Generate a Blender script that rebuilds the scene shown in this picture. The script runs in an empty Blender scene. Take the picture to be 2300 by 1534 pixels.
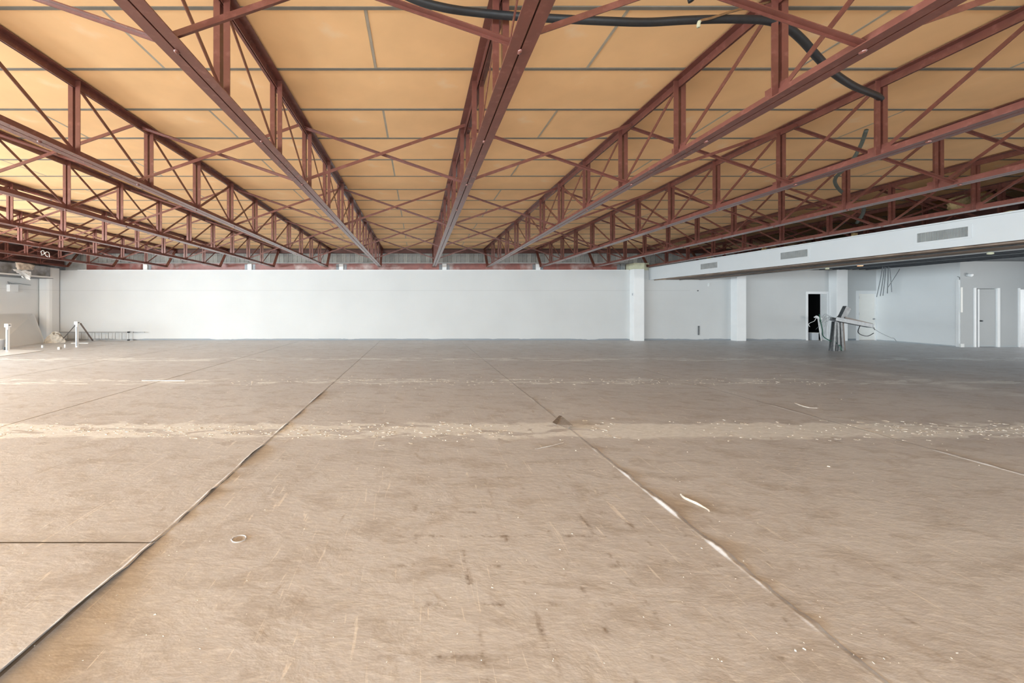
import bpy, math, random
from mathutils import Vector, Matrix
random.seed(7)
S = bpy.context.scene
COL = S.collection
F, PX, PY, HC = 880.0, 939.0, 690.0, 1.55      # focal length in px, vanishing point, eye height

# ------------------------------------------------------------------ camera, world, light
cam = bpy.data.cameras.new('camera'); camo = bpy.data.objects.new('camera', cam); COL.objects.link(camo)
cam.sensor_width = 36.0; cam.lens = F / 2300 * 36
cam.shift_x = (1150 - PX) / 2300; cam.shift_y = -(767 - PY) / 2300
cam.clip_start = .05; cam.clip_end = 200
camo.location = (0, 0, HC); camo.rotation_euler = (math.pi / 2, 0, 0)
S.camera = camo
W = bpy.data.worlds.new('world'); S.world = W; W.use_nodes = True
W.node_tree.nodes['Background'].inputs[0].default_value = (.85, .92, 1, 1)
W.node_tree.nodes['Background'].inputs[1].default_value = 1.0
S.view_settings.view_transform = 'Standard'; S.view_settings.look = 'None'
S.view_settings.gamma = 1; S.view_settings.use_curve_mapping = False
S.view_settings.exposure = 0.14
S.cycles.max_bounces = 7; S.cycles.diffuse_bounces = 5; S.cycles.glossy_bounces = 3
S.cycles.sample_clamp_indirect = 6

def area(name, loc, rot, sx, sy, power, color):
    l = bpy.data.lights.new(name, 'AREA'); l.shape = 'RECTANGLE'; l.size = sx; l.size_y = sy
    l.energy = power; l.color = color
    o = bpy.data.objects.new(name, l); o.location = loc; o.rotation_euler = rot; COL.objects.link(o)
    return o
# daylight through the shop windows of the left wall (beside and behind the viewpoint)
area('window_daylight_left', (-17.0, -1.2, 1.75), (0, -math.pi / 2 + .32, 0), 2.4, 21, 6100, (.83, .95, 1))
# daylight through the shop front behind the viewpoint
area('window_daylight_rear', (-2.0, -13.7, 1.65), (math.pi / 2 - .22, 0, 0), 28, 2.6, 2800, (.83, .95, 1))
# daylight through the right-hand windows behind the low ceiling
area('window_daylight_right', (24.7, 4.0, 1.5), (0, math.pi / 2 - .2, 0), 2.2, 14, 800, (1, .97, .92))
# daylight inside the room beyond the right opening
area('window_daylight_far_room', (24.3, 17.9, 1.75), (-math.pi / 2, 0, 0), 1.6, 1.8, 60, (1, 1, 1))

# ------------------------------------------------------------------ helpers
class MB:
    def __init__(s): s.v = []; s.f = []
    def box(s, x0, x1, y0, y1, z0, z1):
        b = len(s.v)
        s.v += [(x0,y0,z0),(x1,y0,z0),(x1,y1,z0),(x0,y1,z0),(x0,y0,z1),(x1,y0,z1),(x1,y1,z1),(x0,y1,z1)]
        s.f += [tuple(b+i for i in q) for q in ((0,3,2,1),(4,5,6,7),(0,1,5,4),(1,2,6,5),(2,3,7,6),(3,0,4,7))]
        return s
    def bar(s, a, b, w, h, up=(0,0,1)):
        a = Vector(a); b = Vector(b); d = (b-a).normalized(); up = Vector(up)
        x = d.cross(up)
        if x.length < 1e-4: x = d.cross(Vector((0,1,0)))
        x.normalize(); z = x.cross(d).normalized(); n = len(s.v)
        for p in (a, b):
            for sx, sz in ((-1,-1),(1,-1),(1,1),(-1,1)):
                s.v.append(tuple(p + x*(w/2*sx) + z*(h/2*sz)))
        s.f += [tuple(n+i for i in q) for q in ((0,1,2,3),(7,6,5,4),(0,4,5,1),(1,5,6,2),(2,6,7,3),(3,7,4,0))]
        return s
    def tube(s, pts, r, seg=8, caps=True):
        pts = [Vector(p) for p in pts]; n = len(pts); b = len(s.v); pn = None
        rr = r if isinstance(r, (list, tuple)) else [r]*n
        for i, p in enumerate(pts):
            d = (pts[min(i+1, n-1)] - pts[max(i-1, 0)])
            if d.length < 1e-6: d = Vector((0,0,1))
            d.normalize()
            if pn is None:
                pn = d.cross(Vector((0,0,1)))
                if pn.length < .05: pn = d.cross(Vector((0,1,0)))
            pn = (pn - d*pn.dot(d)).normalized(); q = d.cross(pn)
            for k in range(seg):
                t = 2*math.pi*k/seg
                s.v.append(tuple(p + (pn*math.cos(t) + q*math.sin(t))*rr[i]))
        for i in range(n-1):
            for k in range(seg):
                a = b+i*seg+k; c = b+i*seg+(k+1) % seg
                s.f.append((a, c, c+seg, a+seg))
        if caps:
            s.f.append(tuple(b+k for k in reversed(range(seg)))); s.f.append(tuple(b+(n-1)*seg+k for k in range(seg)))
        return s
    def mesh(s, name, mat, smooth=False):
        m = bpy.data.meshes.new(name); m.from_pydata(s.v, [], s.f); m.update()
        if mat: m.materials.append(mat)
        if smooth:
            for p in m.polygons: p.use_smooth = True
        return m
    def obj(s, name, mat, parent=None, smooth=False, bevel=0):
        o = link(name, s.mesh(name, mat, smooth), parent)
        if bevel:
            b = o.modifiers.new('bevel', 'BEVEL'); b.width = bevel; b.segments = 2; b.limit_method = 'ANGLE'
        return o
def link(name, mesh, parent=None, loc=None):
    o = bpy.data.objects.new(name, mesh); COL.objects.link(o)
    if parent: o.parent = parent
    if loc: o.location = loc
    return o
def empty(name, loc=(0,0,0)):
    o = bpy.data.objects.new(name, None); o.location = loc; o.empty_display_size = .1; COL.objects.link(o); return o
def tag(o, label=None, cat=None, group=None, kind=None):
    if label: o['label'] = label
    if cat: o['category'] = cat
    if group: o['group'] = group
    if kind: o['kind'] = kind
    return o
def at(x, y, Y):                      # photo pixel at a known depth -> room position
    return Vector(((x-PX)/F*Y, Y, HC-(y-PY)/F*Y))
def floor_at(x, y):
    Y = F*HC/(y-PY); return Vector(((x-PX)/F*Y, Y, 0))
def smooth_path(pts, n=6):
    P = [Vector(p) for p in pts]; P = [P[0]*2-P[1]] + P + [P[-1]*2-P[-2]]; out = []
    for i in range(1, len(P)-2):
        for k in range(n):
            t = k/n; a, b, c, d = P[i-1], P[i], P[i+1], P[i+2]
            out.append(.5*((2*b) + (c-a)*t + (2*a-5*b+4*c-d)*t*t + (-a+3*b-3*c+d)*t**3))
    return out + [P[-2]]

# ------------------------------------------------------------------ materials
def mat(name, col, rough=.6, metal=0., spec=.5, var=0., vscale=6., bump=0., bscale=40., col2=None, fac=(.45,.65), fscale=3.):
    m = bpy.data.materials.new(name); m.use_nodes = True; nt = m.node_tree; N = nt.nodes; L = nt.links
    b = N['Principled BSDF']; b.inputs['Roughness'].default_value = rough; b.inputs['Metallic'].default_value = metal
    b.inputs['Specular IOR Level'].default_value = spec
    b.inputs['Base Color'].default_value = (*col, 1)
    tc = N.new('ShaderNodeTexCoord')
    out = None
    if col2:
        n = N.new('ShaderNodeTexNoise'); n.inputs['Scale'].default_value = fscale; n.inputs['Detail'].default_value = 8
        L.new(tc.outputs['Object'], n.inputs['Vector'])
        r = N.new('ShaderNodeMapRange'); r.inputs[1].default_value = fac[0]; r.inputs[2].default_value = fac[1]
        L.new(n.outputs[0], r.inputs[0])
        mx = N.new('ShaderNodeMix'); mx.data_type = 'RGBA'; mx.inputs[6].default_value = (*col, 1); mx.inputs[7].default_value = (*col2, 1)
        L.new(r.outputs[0], mx.inputs[0]); out = mx.outputs[2]
    if var:
        n = N.new('ShaderNodeTexNoise'); n.inputs['Scale'].default_value = vscale; n.inputs['Detail'].default_value = 6
        L.new(tc.outputs['Object'], n.inputs['Vector'])
        r = N.new('ShaderNodeMapRange'); r.inputs[1].default_value = .3; r.inputs[2].default_value = .7
        r.inputs[3].default_value = 1-var; r.inputs[4].default_value = 1+var*.6
        L.new(n.outputs[0], r.inputs[0])
        mx = N.new('ShaderNodeMix'); mx.data_type = 'RGBA'; mx.blend_type = 'MULTIPLY'; mx.inputs[0].default_value = 1
        if out: L.new(out, mx.inputs[6])
        else: mx.inputs[6].default_value = (*col, 1)
        L.new(r.outputs[0], mx.inputs[7]); out = mx.outputs[2]
    if out: L.new(out, b.inputs['Base Color'])
    if bump:
        n = N.new('ShaderNodeTexNoise'); n.inputs['Scale'].default_value = bscale; n.inputs['Detail'].default_value = 5
        L.new(tc.outputs['Object'], n.inputs['Vector'])
        bp = N.new('ShaderNodeBump'); bp.inputs['Strength'].default_value = bump; bp.inputs['Distance'].default_value = .02
        L.new(n.outputs[0], bp.inputs['Height']); L.new(bp.outputs[0], b.inputs['Normal'])
    return m
M = {}
M['red'] = mat('oxide_red_paint', (.165,.057,.044), .27, spec=.85, var=.14, vscale=5, col2=(.26,.10,.085), fac=(.55,.85), fscale=14)
M['panel'] = mat('orange_insulation_facing', (.90,.585,.31), .75, spec=.25, var=.07, vscale=1.6, bump=.05, bscale=3, col2=(.88,.72,.52), fac=(.64,.86), fscale=1.7)
M['batten'] = mat('grey_ceiling_batten', (.19,.175,.15), .6, var=.15)
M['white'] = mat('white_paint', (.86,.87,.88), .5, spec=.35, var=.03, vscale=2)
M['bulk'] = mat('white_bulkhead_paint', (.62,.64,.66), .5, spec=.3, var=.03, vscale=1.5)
M['grey'] = mat('pale_grey_paint', (.62,.65,.68), .6, var=.03, vscale=3)
M['cream'] = mat('cream_door_paint', (.93,.91,.87), .45, var=.02)
M['block'] = mat('grey_concrete_block', (.36,.35,.33), .9, var=.3, vscale=3, bump=.15, bscale=60)
M['mortar'] = mat('pale_mortar', (.62,.61,.58), .95, var=.1)
M['dark'] = mat('painted_darkness', (.012,.012,.014), .9)  # near-black colour standing in for the shade of unlit depths
M['brown'] = mat('dark_brown_steel', (.13,.05,.04), .55, var=.3)
M['hose'] = mat('black_corrugated_rubber', (.018,.02,.024), .5, spec=.5, var=.2, vscale=30)
M['galv'] = mat('galvanised_steel', (.27,.29,.31), .45, metal=.3, var=.2, vscale=12)
M['galvdark'] = mat('dull_dark_steel', (.12,.13,.14), .4, metal=.5, var=.35, vscale=10)
M['alu'] = mat('aluminium', (.36,.36,.36), .45, metal=.25, var=.1)
M['board'] = mat('plasterboard', (.74,.75,.75), .75, var=.04, vscale=1.5)
M['sack'] = mat('beige_dust_sheet', (.60,.56,.50), .9, var=.25, vscale=7)
M['wool'] = mat('yellow_mineral_wool', (.66,.49,.25), .95, var=.3, vscale=14, bump=.6, bscale=30)
M['film'] = mat('torn_white_plastic', (.88,.89,.9), .35, spec=.5)
M['soffit'] = mat('raw_brown_soffit', (.27,.20,.16), .8, var=.35, vscale=2, col2=(.42,.31,.22), fac=(.5,.7), fscale=3)
M['slat'] = mat('dark_suspended_grid', (.07,.08,.095), .5, var=.4, vscale=5)
M['copper'] = mat('tarnished_copper', (.36,.22,.11), .45, metal=.6, var=.3, vscale=15)
M['olive'] = mat('dusty_grey_green_hose', (.09,.10,.085), .6, var=.3, vscale=20)
M['wire'] = mat('white_cable', (.8,.8,.8), .5)
M['green'] = mat('green_cable', (.03,.12,.08), .5)
M['vent'] = mat('grey_vent_slat', (.40,.41,.41), .5, var=.15)
M['tub'] = mat('grey_plastic_tub', (.50,.53,.57), .5)
M['rust'] = mat('brown_painted_bar', (.17,.13,.11), .5, var=.2)
M['duct'] = mat('grey_duct_board', (.30,.31,.33), .6, var=.3, vscale=3, col2=(.17,.16,.15), fac=(.45,.6), fscale=2)
M['yellowed'] = mat('yellowed_plaster', (.60,.60,.44), .8, var=.15, vscale=5)

def wall_mat(name, base, patch, patch_h, line=False):
    m = bpy.data.materials.new(name); m.use_nodes = True; nt = m.node_tree; N = nt.nodes; L = nt.links
    b = N['Principled BSDF']; b.inputs['Roughness'].default_value = .6; b.inputs['Specular IOR Level'].default_value = .3
    tc = N.new('ShaderNodeTexCoord'); sp = N.new('ShaderNodeSeparateXYZ'); L.new(tc.outputs['Object'], sp.inputs[0])
    n = N.new('ShaderNodeTexNoise'); n.inputs['Scale'].default_value = .9; n.inputs['Detail'].default_value = 5
    mp = N.new('ShaderNodeMapping'); mp.inputs['Scale'].default_value = (1,1,4); L.new(tc.outputs['Object'], mp.inputs[0]); L.new(mp.outputs[0], n.inputs[0])
    # bare, unpainted strip at the foot of the wall where the skirting has gone
    ad = N.new('ShaderNodeMath'); ad.operation = 'MULTIPLY_ADD'; ad.inputs[1].default_value = -patch_h*2.6; ad.inputs[2].default_value = patch_h*2.26
    L.new(n.outputs[0], ad.inputs[0])
    lt = N.new('ShaderNodeMath'); lt.operation = 'LESS_THAN'; L.new(sp.outputs[2], lt.inputs[0]); L.new(ad.outputs[0], lt.inputs[1])
    mn = N.new('ShaderNodeMath'); mn.operation = 'LESS_THAN'; mn.inputs[1].default_value = patch_h; L.new(sp.outputs[2], mn.inputs[0])
    ml = N.new('ShaderNodeMath'); ml.operation = 'MULTIPLY'; L.new(lt.outputs[0], ml.inputs[0]); L.new(mn.outputs[0], ml.inputs[1])
    # old faint horizontal line
    wv = N.new('ShaderNodeMath'); wv.operation = 'COMPARE'; wv.inputs[1].default_value = 2.33; wv.inputs[2].default_value = .009; L.new(sp.outputs[2], wv.inputs[0])
    lx = N.new('ShaderNodeMath'); lx.operation = 'LESS_THAN'; lx.inputs[1].default_value = 12.7 if line else -99; L.new(sp.outputs[0], lx.inputs[0])
    wx = N.new('ShaderNodeMath'); wx.operation = 'MULTIPLY'; L.new(wv.outputs[0], wx.inputs[0]); L.new(lx.outputs[0], wx.inputs[1]); wv = wx
    n2 = N.new('ShaderNodeTexNoise'); n2.inputs['Scale'].default_value = .7; n2.inputs['Detail'].default_value = 4; L.new(tc.outputs['Object'], n2.inputs[0])
    mr = N.new('ShaderNodeMapRange'); mr.inputs[1].default_value = .3; mr.inputs[2].default_value = .7; mr.inputs[3].default_value = .97; mr.inputs[4].default_value = 1.02
    L.new(n2.outputs[0], mr.inputs[0])
    w2 = N.new('ShaderNodeMath'); w2.operation = 'MULTIPLY_ADD'; w2.inputs[1].default_value = -.14; L.new(wv.outputs[0], w2.inputs[0]); L.new(mr.outputs[0], w2.inputs[2])
    c = N.new('ShaderNodeMix'); c.data_type = 'RGBA'; c.blend_type = 'MULTIPLY'; c.inputs[0].default_value = 1; c.inputs[6].default_value = (*base,1); L.new(w2.outputs[0], c.inputs[7])
    mx = N.new('ShaderNodeMix'); mx.data_type = 'RGBA'; mx.inputs[7].default_value = (*patch,1); L.new(c.outputs[2], mx.inputs[6]); L.new(ml.outputs[0], mx.inputs[0])
    L.new(mx.outputs[2], b.inputs['Base Color'])
    # painted-over courses, far too faint to tell apart
    br = N.new('ShaderNodeTexBrick'); br.inputs['Scale'].default_value = 1; br.inputs['Brick Width'].default_value = .4; br.inputs['Row Height'].default_value = .1
    br.inputs['Mortar Size'].default_value = .006
    cb = N.new('ShaderNodeCombineXYZ'); a2 = N.new('ShaderNodeMath'); a2.operation = 'ADD'; L.new(sp.outputs[0], a2.inputs[0]); L.new(sp.outputs[1], a2.inputs[1])
    L.new(a2.outputs[0], cb.inputs[0]); L.new(sp.outputs[2], cb.inputs[1]); L.new(cb.outputs[0], br.inputs[0])
    bp = N.new('ShaderNodeBump'); bp.inputs['Strength'].default_value = .25; bp.inputs['Distance'].default_value = .004; bp.invert = True
    L.new(br.outputs[1], bp.inputs['Height']); L.new(bp.outputs[0], b.inputs['Normal'])
    return m
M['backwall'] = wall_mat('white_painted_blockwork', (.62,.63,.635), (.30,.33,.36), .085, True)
M['sidewall'] = wall_mat('white_painted_side_wall', (.88,.90,.915), (.50,.54,.57), .05)
M['leftwall'] = wall_mat('offwhite_painted_wall', (.80,.80,.795), (.6,.6,.6), .02, True)
M['greywall'] = wall_mat('grey_painted_wall', (.44,.455,.465), (.42,.45,.47), .08)

def floor_mat():
    m = bpy.data.materials.new('scraped_carpet_backing'); m.use_nodes = True; nt = m.node_tree; N = nt.nodes; L = nt.links
    b = N['Principled BSDF']; b.inputs['Roughness'].default_value = .42; b.inputs['Specular IOR Level'].default_value = .5
    tc = N.new('ShaderNodeTexCoord'); P = tc.outputs['Object']
    def math_(op, a, b_=None, c=None):
        n = N.new('ShaderNodeMath'); n.operation = op
        for i, v in enumerate((a, b_, c)):
            if v is None: continue
            if isinstance(v, (int, float)): n.inputs[i].default_value = v
            else: L.new(v, n.inputs[i])
        return n.outputs[0]
    def mapp(sc, rot=0, loc=(0,0,0)):
        n = N.new('ShaderNodeMapping'); n.inputs['Scale'].default_value = sc; n.inputs['Rotation'].default_value = (0,0,rot); n.inputs['Location'].default_value = loc
        L.new(P, n.inputs[0]); return n.outputs[0]
    def noise(vec, sc, det=6, rough=.55, dist=0):
        n = N.new('ShaderNodeTexNoise'); n.inputs['Scale'].default_value = sc; n.inputs['Detail'].default_value = det
        n.inputs['Roughness'].default_value = rough; n.inputs['Distortion'].default_value = dist; L.new(vec, n.inputs[0]); return n.outputs[0]
    def rng(v, a, b_, c=0., d=1.):
        n = N.new('ShaderNodeMapRange'); L.new(v, n.inputs[0]); n.inputs[1].default_value = a; n.inputs[2].default_value = b_
        n.inputs[3].default_value = c; n.inputs[4].default_value = d; return n.outputs[0]
    def mix(f, a, b_, blend='MIX'):
        n = N.new('ShaderNodeMix'); n.data_type = 'RGBA'; n.blend_type = blend
        if isinstance(f, float): n.inputs[0].default_value = f
        else: L.new(f, n.inputs[0])
        for i, v in ((6, a), (7, b_)):
            if isinstance(v, tuple): n.inputs[i].default_value = (*v, 1)
            else: L.new(v, n.inputs[i])
        return n.outputs[2]
    sp = N.new('ShaderNodeSeparateXYZ'); L.new(P, sp.inputs[0]); X, Y = sp.outputs[0], sp.outputs[1]
    big = noise(P, .6, 2, .5, .6)
    mid = noise(mapp((1,1.7,1), .5), 2.4, 5, .62, .35)
    fine = noise(mapp((1,2.3,1), -.45), 13, 4, .66, .15)
    trow = noise(mapp((1,3.2,1), .95), 8, 3, .6, .9)
    c = mix(rng(big, .35, .68), (.565,.565,.585), (.635,.645,.67))
    c = mix(rng(mid, .50, .64, 0, .62), c, (.43,.405,.39))
    c = mix(rng(fine, .50, .70, 0, .4), c, (.84,.84,.83))
    c = mix(rng(trow, .56, .72, 0, .3), c, (.46,.43,.40))
    scr = rng(noise(mapp((.35,6,1), .18), 5, 4, .65, 1.0), .60, .72, 0, .38)
    c = mix(scr, c, (.38,.35,.315))
    scr2 = rng(noise(mapp((7,.5,1), .3), 4, 3, .6, 1.2), .64, .70, 0, .65)
    c = mix(scr2, c, (.86,.84,.81))
    # bands where the backing was scraped down to pale adhesive (old partition lines)
    Yw = math_('ADD', Y, math_('MULTIPLY_ADD', mid, .6, -.3))
    patch0 = noise(mapp((.6,2.0,1), 0, (3.1,3.1,0)), 2.0, 6, .68, .8)
    solid = math_('MULTIPLY', math_('MULTIPLY', rng(X, 2.0, 2.8), rng(X, 6.2, 5.2)), rng(Y, 6.5, 5.8))
    patch_ = math_('MULTIPLY_ADD', solid, .16, patch0)
    def band(y0, hw, lo, hi):
        return math_('MULTIPLY', rng(math_('ABSOLUTE', math_('SUBTRACT', Yw, y0)), hw, hw*.72), rng(patch_, lo, hi))
    bb = math_('MAXIMUM', band(4.92, .33, .45, .475), math_('MAXIMUM', band(8.15, .34, .52, .55), band(11.6, .45, .51, .55)))
    dd = math_('ABSOLUTE', math_('SUBTRACT', math_('ADD', X, math_('MULTIPLY_ADD', mid, .8, -.4)), math_('MULTIPLY_ADD', Y, .07, 10.0)))
    b5 = math_('MULTIPLY', math_('MULTIPLY', rng(dd, .42, .15), rng(patch0, .42, .55)), rng(Y, 14, 12))
    bb = math_('MAXIMUM', bb, math_('MULTIPLY', b5, .8))
    bb = math_('MAXIMUM', bb, rng(patch0, .70, .73, 0, .5))
    pale = mix(rng(fine, .42, .6), (.80,.83,.84), (.93,.96,.98))
    c = mix(math_('MULTIPLY', bb, .92), c, pale)
    # broken darker marks along the joints of the 0.305 m tiles beneath
    def joint(v, off):
        t = math_('PINGPONG', math_('ADD', v, off), .1525)
        return rng(t, .026, .002)
    jm = rng(noise(mapp((1,1,1),0,(4,2,0)), 5.5, 4, .75), .52, .66)
    near = math_('MULTIPLY', rng(Y, 4.3, 2.6), rng(X, 4.2, 1.5)); near = math_('MULTIPLY', near, rng(X, -.5, .1))
    j = math_('MULTIPLY', math_('MULTIPLY', math_('MAXIMUM', joint(X, .0175+.305*20), joint(Y, .1+.305*40)), jm), near)
    c = mix(math_('MULTIPLY', j, .8), c, (.19,.14,.105))
    stain = rng(noise(mapp((1.5,1,1),0,(9,4,0)), 3.1, 4, .68, .7), .64, .76, 0, .7)
    c = mix(stain, c, (.36,.31,.265))
    L.new(c, b.inputs['Base Color'])
    # relief
    h = math_('MULTIPLY', rng(fine, .3, .7), .0013)
    h = math_('MULTIPLY_ADD', rng(mid, .3, .75), .009, h)
    h = math_('MULTIPLY_ADD', rng(trow, .45, .7), .0008, h)
    bp = N.new('ShaderNodeBump'); bp.inputs['Strength'].default_value = .42; bp.inputs['Distance'].default_value = 1.0
    L.new(h, bp.inputs['Height']); L.new(bp.outputs[0], b.inputs['Normal'])
    return m
M['floor'] = floor_mat()
M['slab'] = mat('concrete_slab', (.42,.36,.30), .85, var=.2)
M['chip'] = mat('pale_adhesive_flakes', (.70,.68,.64), .7, var=.15, vscale=20)

# ------------------------------------------------------------------ room shell
XL, YB = -17.25, 18.3
def struct(name, mb, m, parent=None, label=None):
    o = mb.obj(name, m, parent)
    if parent is None: tag(o, label, None, None, 'structure')
    return o
fl = struct('floor', MB().box(-17.6, 25.6, -14.3, 20.8, -.12, 0), M['slab'])

# carpet-backing strips 3.66 m wide, glued to the slab; their left-hand edges overlap and curl at the seams
def interp(tbl, y):
    if y <= tbl[0][0]: return tbl[0][1]
    for (a, ha), (b, hb) in zip(tbl, tbl[1:]):
        if a <= y <= b:
            t = (y-a)/(b-a); t = t*t*(3-2*t); return ha + (hb-ha)*t
    return tbl[-1][1]
LIFT = {
 -1.745: [(1.0,.05),(1.6,.052),(1.95,.046),(2.2,.033),(2.35,.012),(2.48,.020),(2.58,.012),(2.75,.005),(2.9,.016),(3.0,.006),(3.2,.018),(3.27,.030),(3.36,.008),(3.55,.012),(3.75,.006),(3.95,.030),(4.12,.034),(4.3,.022),(4.4,.008),(4.7,.006),(4.95,.016),(5.1,.020),(5.25,.008),(5.8,.012),(6.0,.006),(6.9,.018),(7.1,.010),(7.4,.004),(9,.003),(18,.002)],
  1.915: [(1.0,.004),(1.85,.006),(1.93,.018),(2.0,.005),(2.14,.006),(2.2,.028),(2.26,.007),(2.33,.014),(2.38,.006),(2.42,.02),(2.47,.058),(2.55,.05),(2.62,.01),(2.8,.007),(2.88,.012),(2.93,.055),(3.05,.066),(3.15,.05),(3.22,.012),(3.3,.028),(3.36,.008),(3.45,.016),(3.5,.01),(3.58,.040),(3.68,.034),(3.75,.010),(4.15,.008),(4.25,.022),(4.32,.006),(5.2,.004),(5.9,.01),(6.1,.004),(6.6,.012),(6.8,.003),(8,.004),(18,.002)],
  5.575: [(1,.02),(3.5,.028),(3.7,.018),(3.85,.030),(4.0,.018),(4.15,.026),(4.3,.006),(4.9,.012),(5.1,.004),(6.1,.02),(6.3,.004),(18,.002)],
}
def strip(name, x0, x1, y0, y1, tbl, rise_far=0):
    ds = [0,.006,.013,.022,.034,.05,.08,.2]
    xs = []; x = x0
    while x < x1-.5: xs.append(x); x += .55
    xs += [x1-d for d in reversed(ds)]
    ys = []; y = y0
    while y < y1-.02:
        ys.append(y); y += .03 if (tbl and y < 7.5) else .12 if y < 10 else .4
    ys.append(y1)
    rnd = random.Random(int((x1+50)*100)); v = []; nx = len(xs); wx = 0
    for yy in ys:
        H = interp(tbl, yy) if tbl else .002
        H = H*(.25 if H < .009 else .8) if x1 < 0 else H*(.15 if H < .009 else .38)
        wx = .8*wx + rnd.uniform(-.0035,.0035); jag = rnd.uniform(0,.006)*(1 if H > .004 else .3)
        for xx in xs:
            d = x1-xx; z = .005
            w = .008 + H*.35
            if d < w: z += (H + jag*.8)*(1-d/w)**1.6
            if rise_far and yy-y0 < .1: z += .007*(1-(yy-y0)/.1)*(.4+.6*abs(math.sin(xx*9)))
            e = (wx + jag + .022) if d < .001 else 0
            v.append((xx+e - (H*.25 if d < .001 else 0), yy, z))
    f = []
    for j in range(len(ys)-1):
        for i in range(nx-1):
            a = j*nx+i; f.append((a, a+1, a+nx+1, a+nx))
    n0 = len(v)                              # turned-down thickness at the seam edge
    for j in range(len(ys)):
        p = v[j*nx+nx-1]; v.append((p[0]-.001, p[1], p[2]-.004))
    for j in range(len(ys)-1):
        f.append((j*nx+nx-1, n0+j, n0+j+1, (j+1)*nx+nx-1))
    me = bpy.data.meshes.new(name); me.from_pydata(v, [], f); me.materials.append(M['floor'])
    for p in me.polygons: p.use_smooth = True
    link(name, me, fl)
seams = [-17.25, -12.725, -9.065, -5.405, -1.745, 1.915, 5.575, 9.235, 12.895, 16.555, 20.9, 25.4]
for a, b in zip(seams, seams[1:]):
    tb = LIFT.get(b)
    if b <= -1.7 and b > -6:
        strip('underlay_sheet', a, b, -14, 2.566, tb); strip('underlay_sheet', a, b, 2.568, YB, tb, 1)
    else: strip('underlay_sheet', a, b, -14, YB, tb)

# back wall with two door openings
wb = MB()
Z0 = 3.276
wb.box(XL, 18.17, YB, YB+.26, 0, Z0)
wb.box(18.17, 19.09, YB, YB+.26, 2.215, Z0)
wb.box(19.09, 20.52, YB, YB+.26, 0, Z0)
wb.box(20.52, 21.4, YB, YB+.26, 2.2, Z0)
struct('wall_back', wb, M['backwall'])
struct('trim_1', MB().box(-15.9, 9.85, YB-.012, YB+.2, Z0, Z0+.022), M['white'])
# unlit room behind the open doorway; its darkness is painted on as near-black
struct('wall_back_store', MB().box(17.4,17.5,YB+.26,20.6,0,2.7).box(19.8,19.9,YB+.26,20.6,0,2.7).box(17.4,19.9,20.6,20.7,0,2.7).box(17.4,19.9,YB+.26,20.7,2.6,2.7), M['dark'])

# upper gable above the white wall: upright concrete blocks, each its own piece
ub = struct('wall_back_upper', MB().box(XL-.2, 25.4, 19.19, 19.35, 2.95, 4.45), M['mortar'])
bm_ = MB().box(-.1, .1, -.02, .02, 0, .43); blk = bm_.mesh('block', M['block'])
blks = [MB().box(-.101,.101,-.02-.004*k,.02,0,.425).mesh('block', mat('grey_concrete_block_%d' % k, c, .9, var=.3, vscale=4, bump=.15, bscale=60))
        for k, c in enumerate(((.38,.37,.35),(.33,.32,.30),(.43,.42,.39)))]
x = -16.6; i = 0
while x < 15.6:
    for z in (3.30, 3.735):
        if z > 3.4 or x > 9.5: link('block', random.choice(blks), ub, (x, 19.17, z))
    x += .216; i += 1
struct('trim_2', MB().box(XL, 25, 18.98, 19.15, 4.17, 4.36), M['brown'])

# left wall: solid at the far end, shop windows beside the viewpoint
wl = MB()
wl.box(XL-.25, XL, 13.2, YB+.9, 0, 2.93)
wl.box(XL-.25, XL, -14, 13.2, 0, .3); wl.box(XL-.25, XL, -14, 13.2, 3.0, 4.4); wl.box(XL-.25, XL, -14, -6, .3, 3.0)
for y in (-6, -1.3, 3.5, 8.3): wl.box(XL-.25, XL, y, y+.35, .3, 3.0)
struct('wall_left', wl, M['leftwall'])
struct('wall_left_upper', MB().box(XL-.25, XL-.02, 13.2, 19.2, 2.95, 4.4), M['duct'])
for n, y in enumerate((-5.65, -.95, 3.85, 8.65)):
    w = struct('window_%d' % (n+1), MB().box(XL-.16, XL-.08, y, y+.06, .3, 3).box(XL-.16, XL-.08, y+4.4-.06, y+4.4, .3, 3).box(XL-.16, XL-.08, y+2.17, y+2.23, .3, 3)
               .box(XL-.16, XL-.08, y, y+4.4, .3, .36).box(XL-.16, XL-.08, y, y+4.4, 2.94, 3), M['alu'])
# shop front behind, right-hand wall
wr = MB().box(XL, 25.4, -14.3, -14, 0, .3).box(XL, 25.4, -14.3, -14, 2.9, 4.4)
for x in (-17.25, -10, -3, 4, 11, 13): wr.box(x, x+.4, -14.3, -14, .3, 2.9)
wr.box(13.4, 25.4, -14.3, -14, .3, 2.9)
struct('wall_rear', wr, M['white'])
struct('wall_right', MB().box(25.2, 25.4, -14, 19.2, 0, 4.4), M['grey'])

# side wall and grey front wall at the right
YG = 15.16
def skew_wall(x0, y0, x1, y1, t, z0, z1):
    mb = MB(); mb.v = [(x0,y0,z0),(x1,y1,z0),(x1+t,y1,z0),(x0+t,y0,z0),(x0,y0,z1),(x1,y1,z1),(x1+t,y1,z1),(x0+t,y0,z1)]
    mb.f = [(0,3,2,1),(4,5,6,7),(0,1,5,4),(1,2,6,5),(2,3,7,6),(3,0,4,7)]; return mb
sw = struct('wall_right_side', skew_wall(20.98, YG+.004, 21.4, YB, .18, 0, 3.3), M['sidewall'])
gx = lambda px: (px-PX)/F*YG
wg = MB().box(20.985, gx(2191), YG, YG+.003, 0, 3.33).box(21.3, gx(2191), YG+.003, YG+.18, 0, 3.33).box(gx(2191), gx(2240), YG, YG+.18, 2.27, 3.33).box(gx(2240), gx(2289), YG, YG+.18, 0, 3.33)
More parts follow.
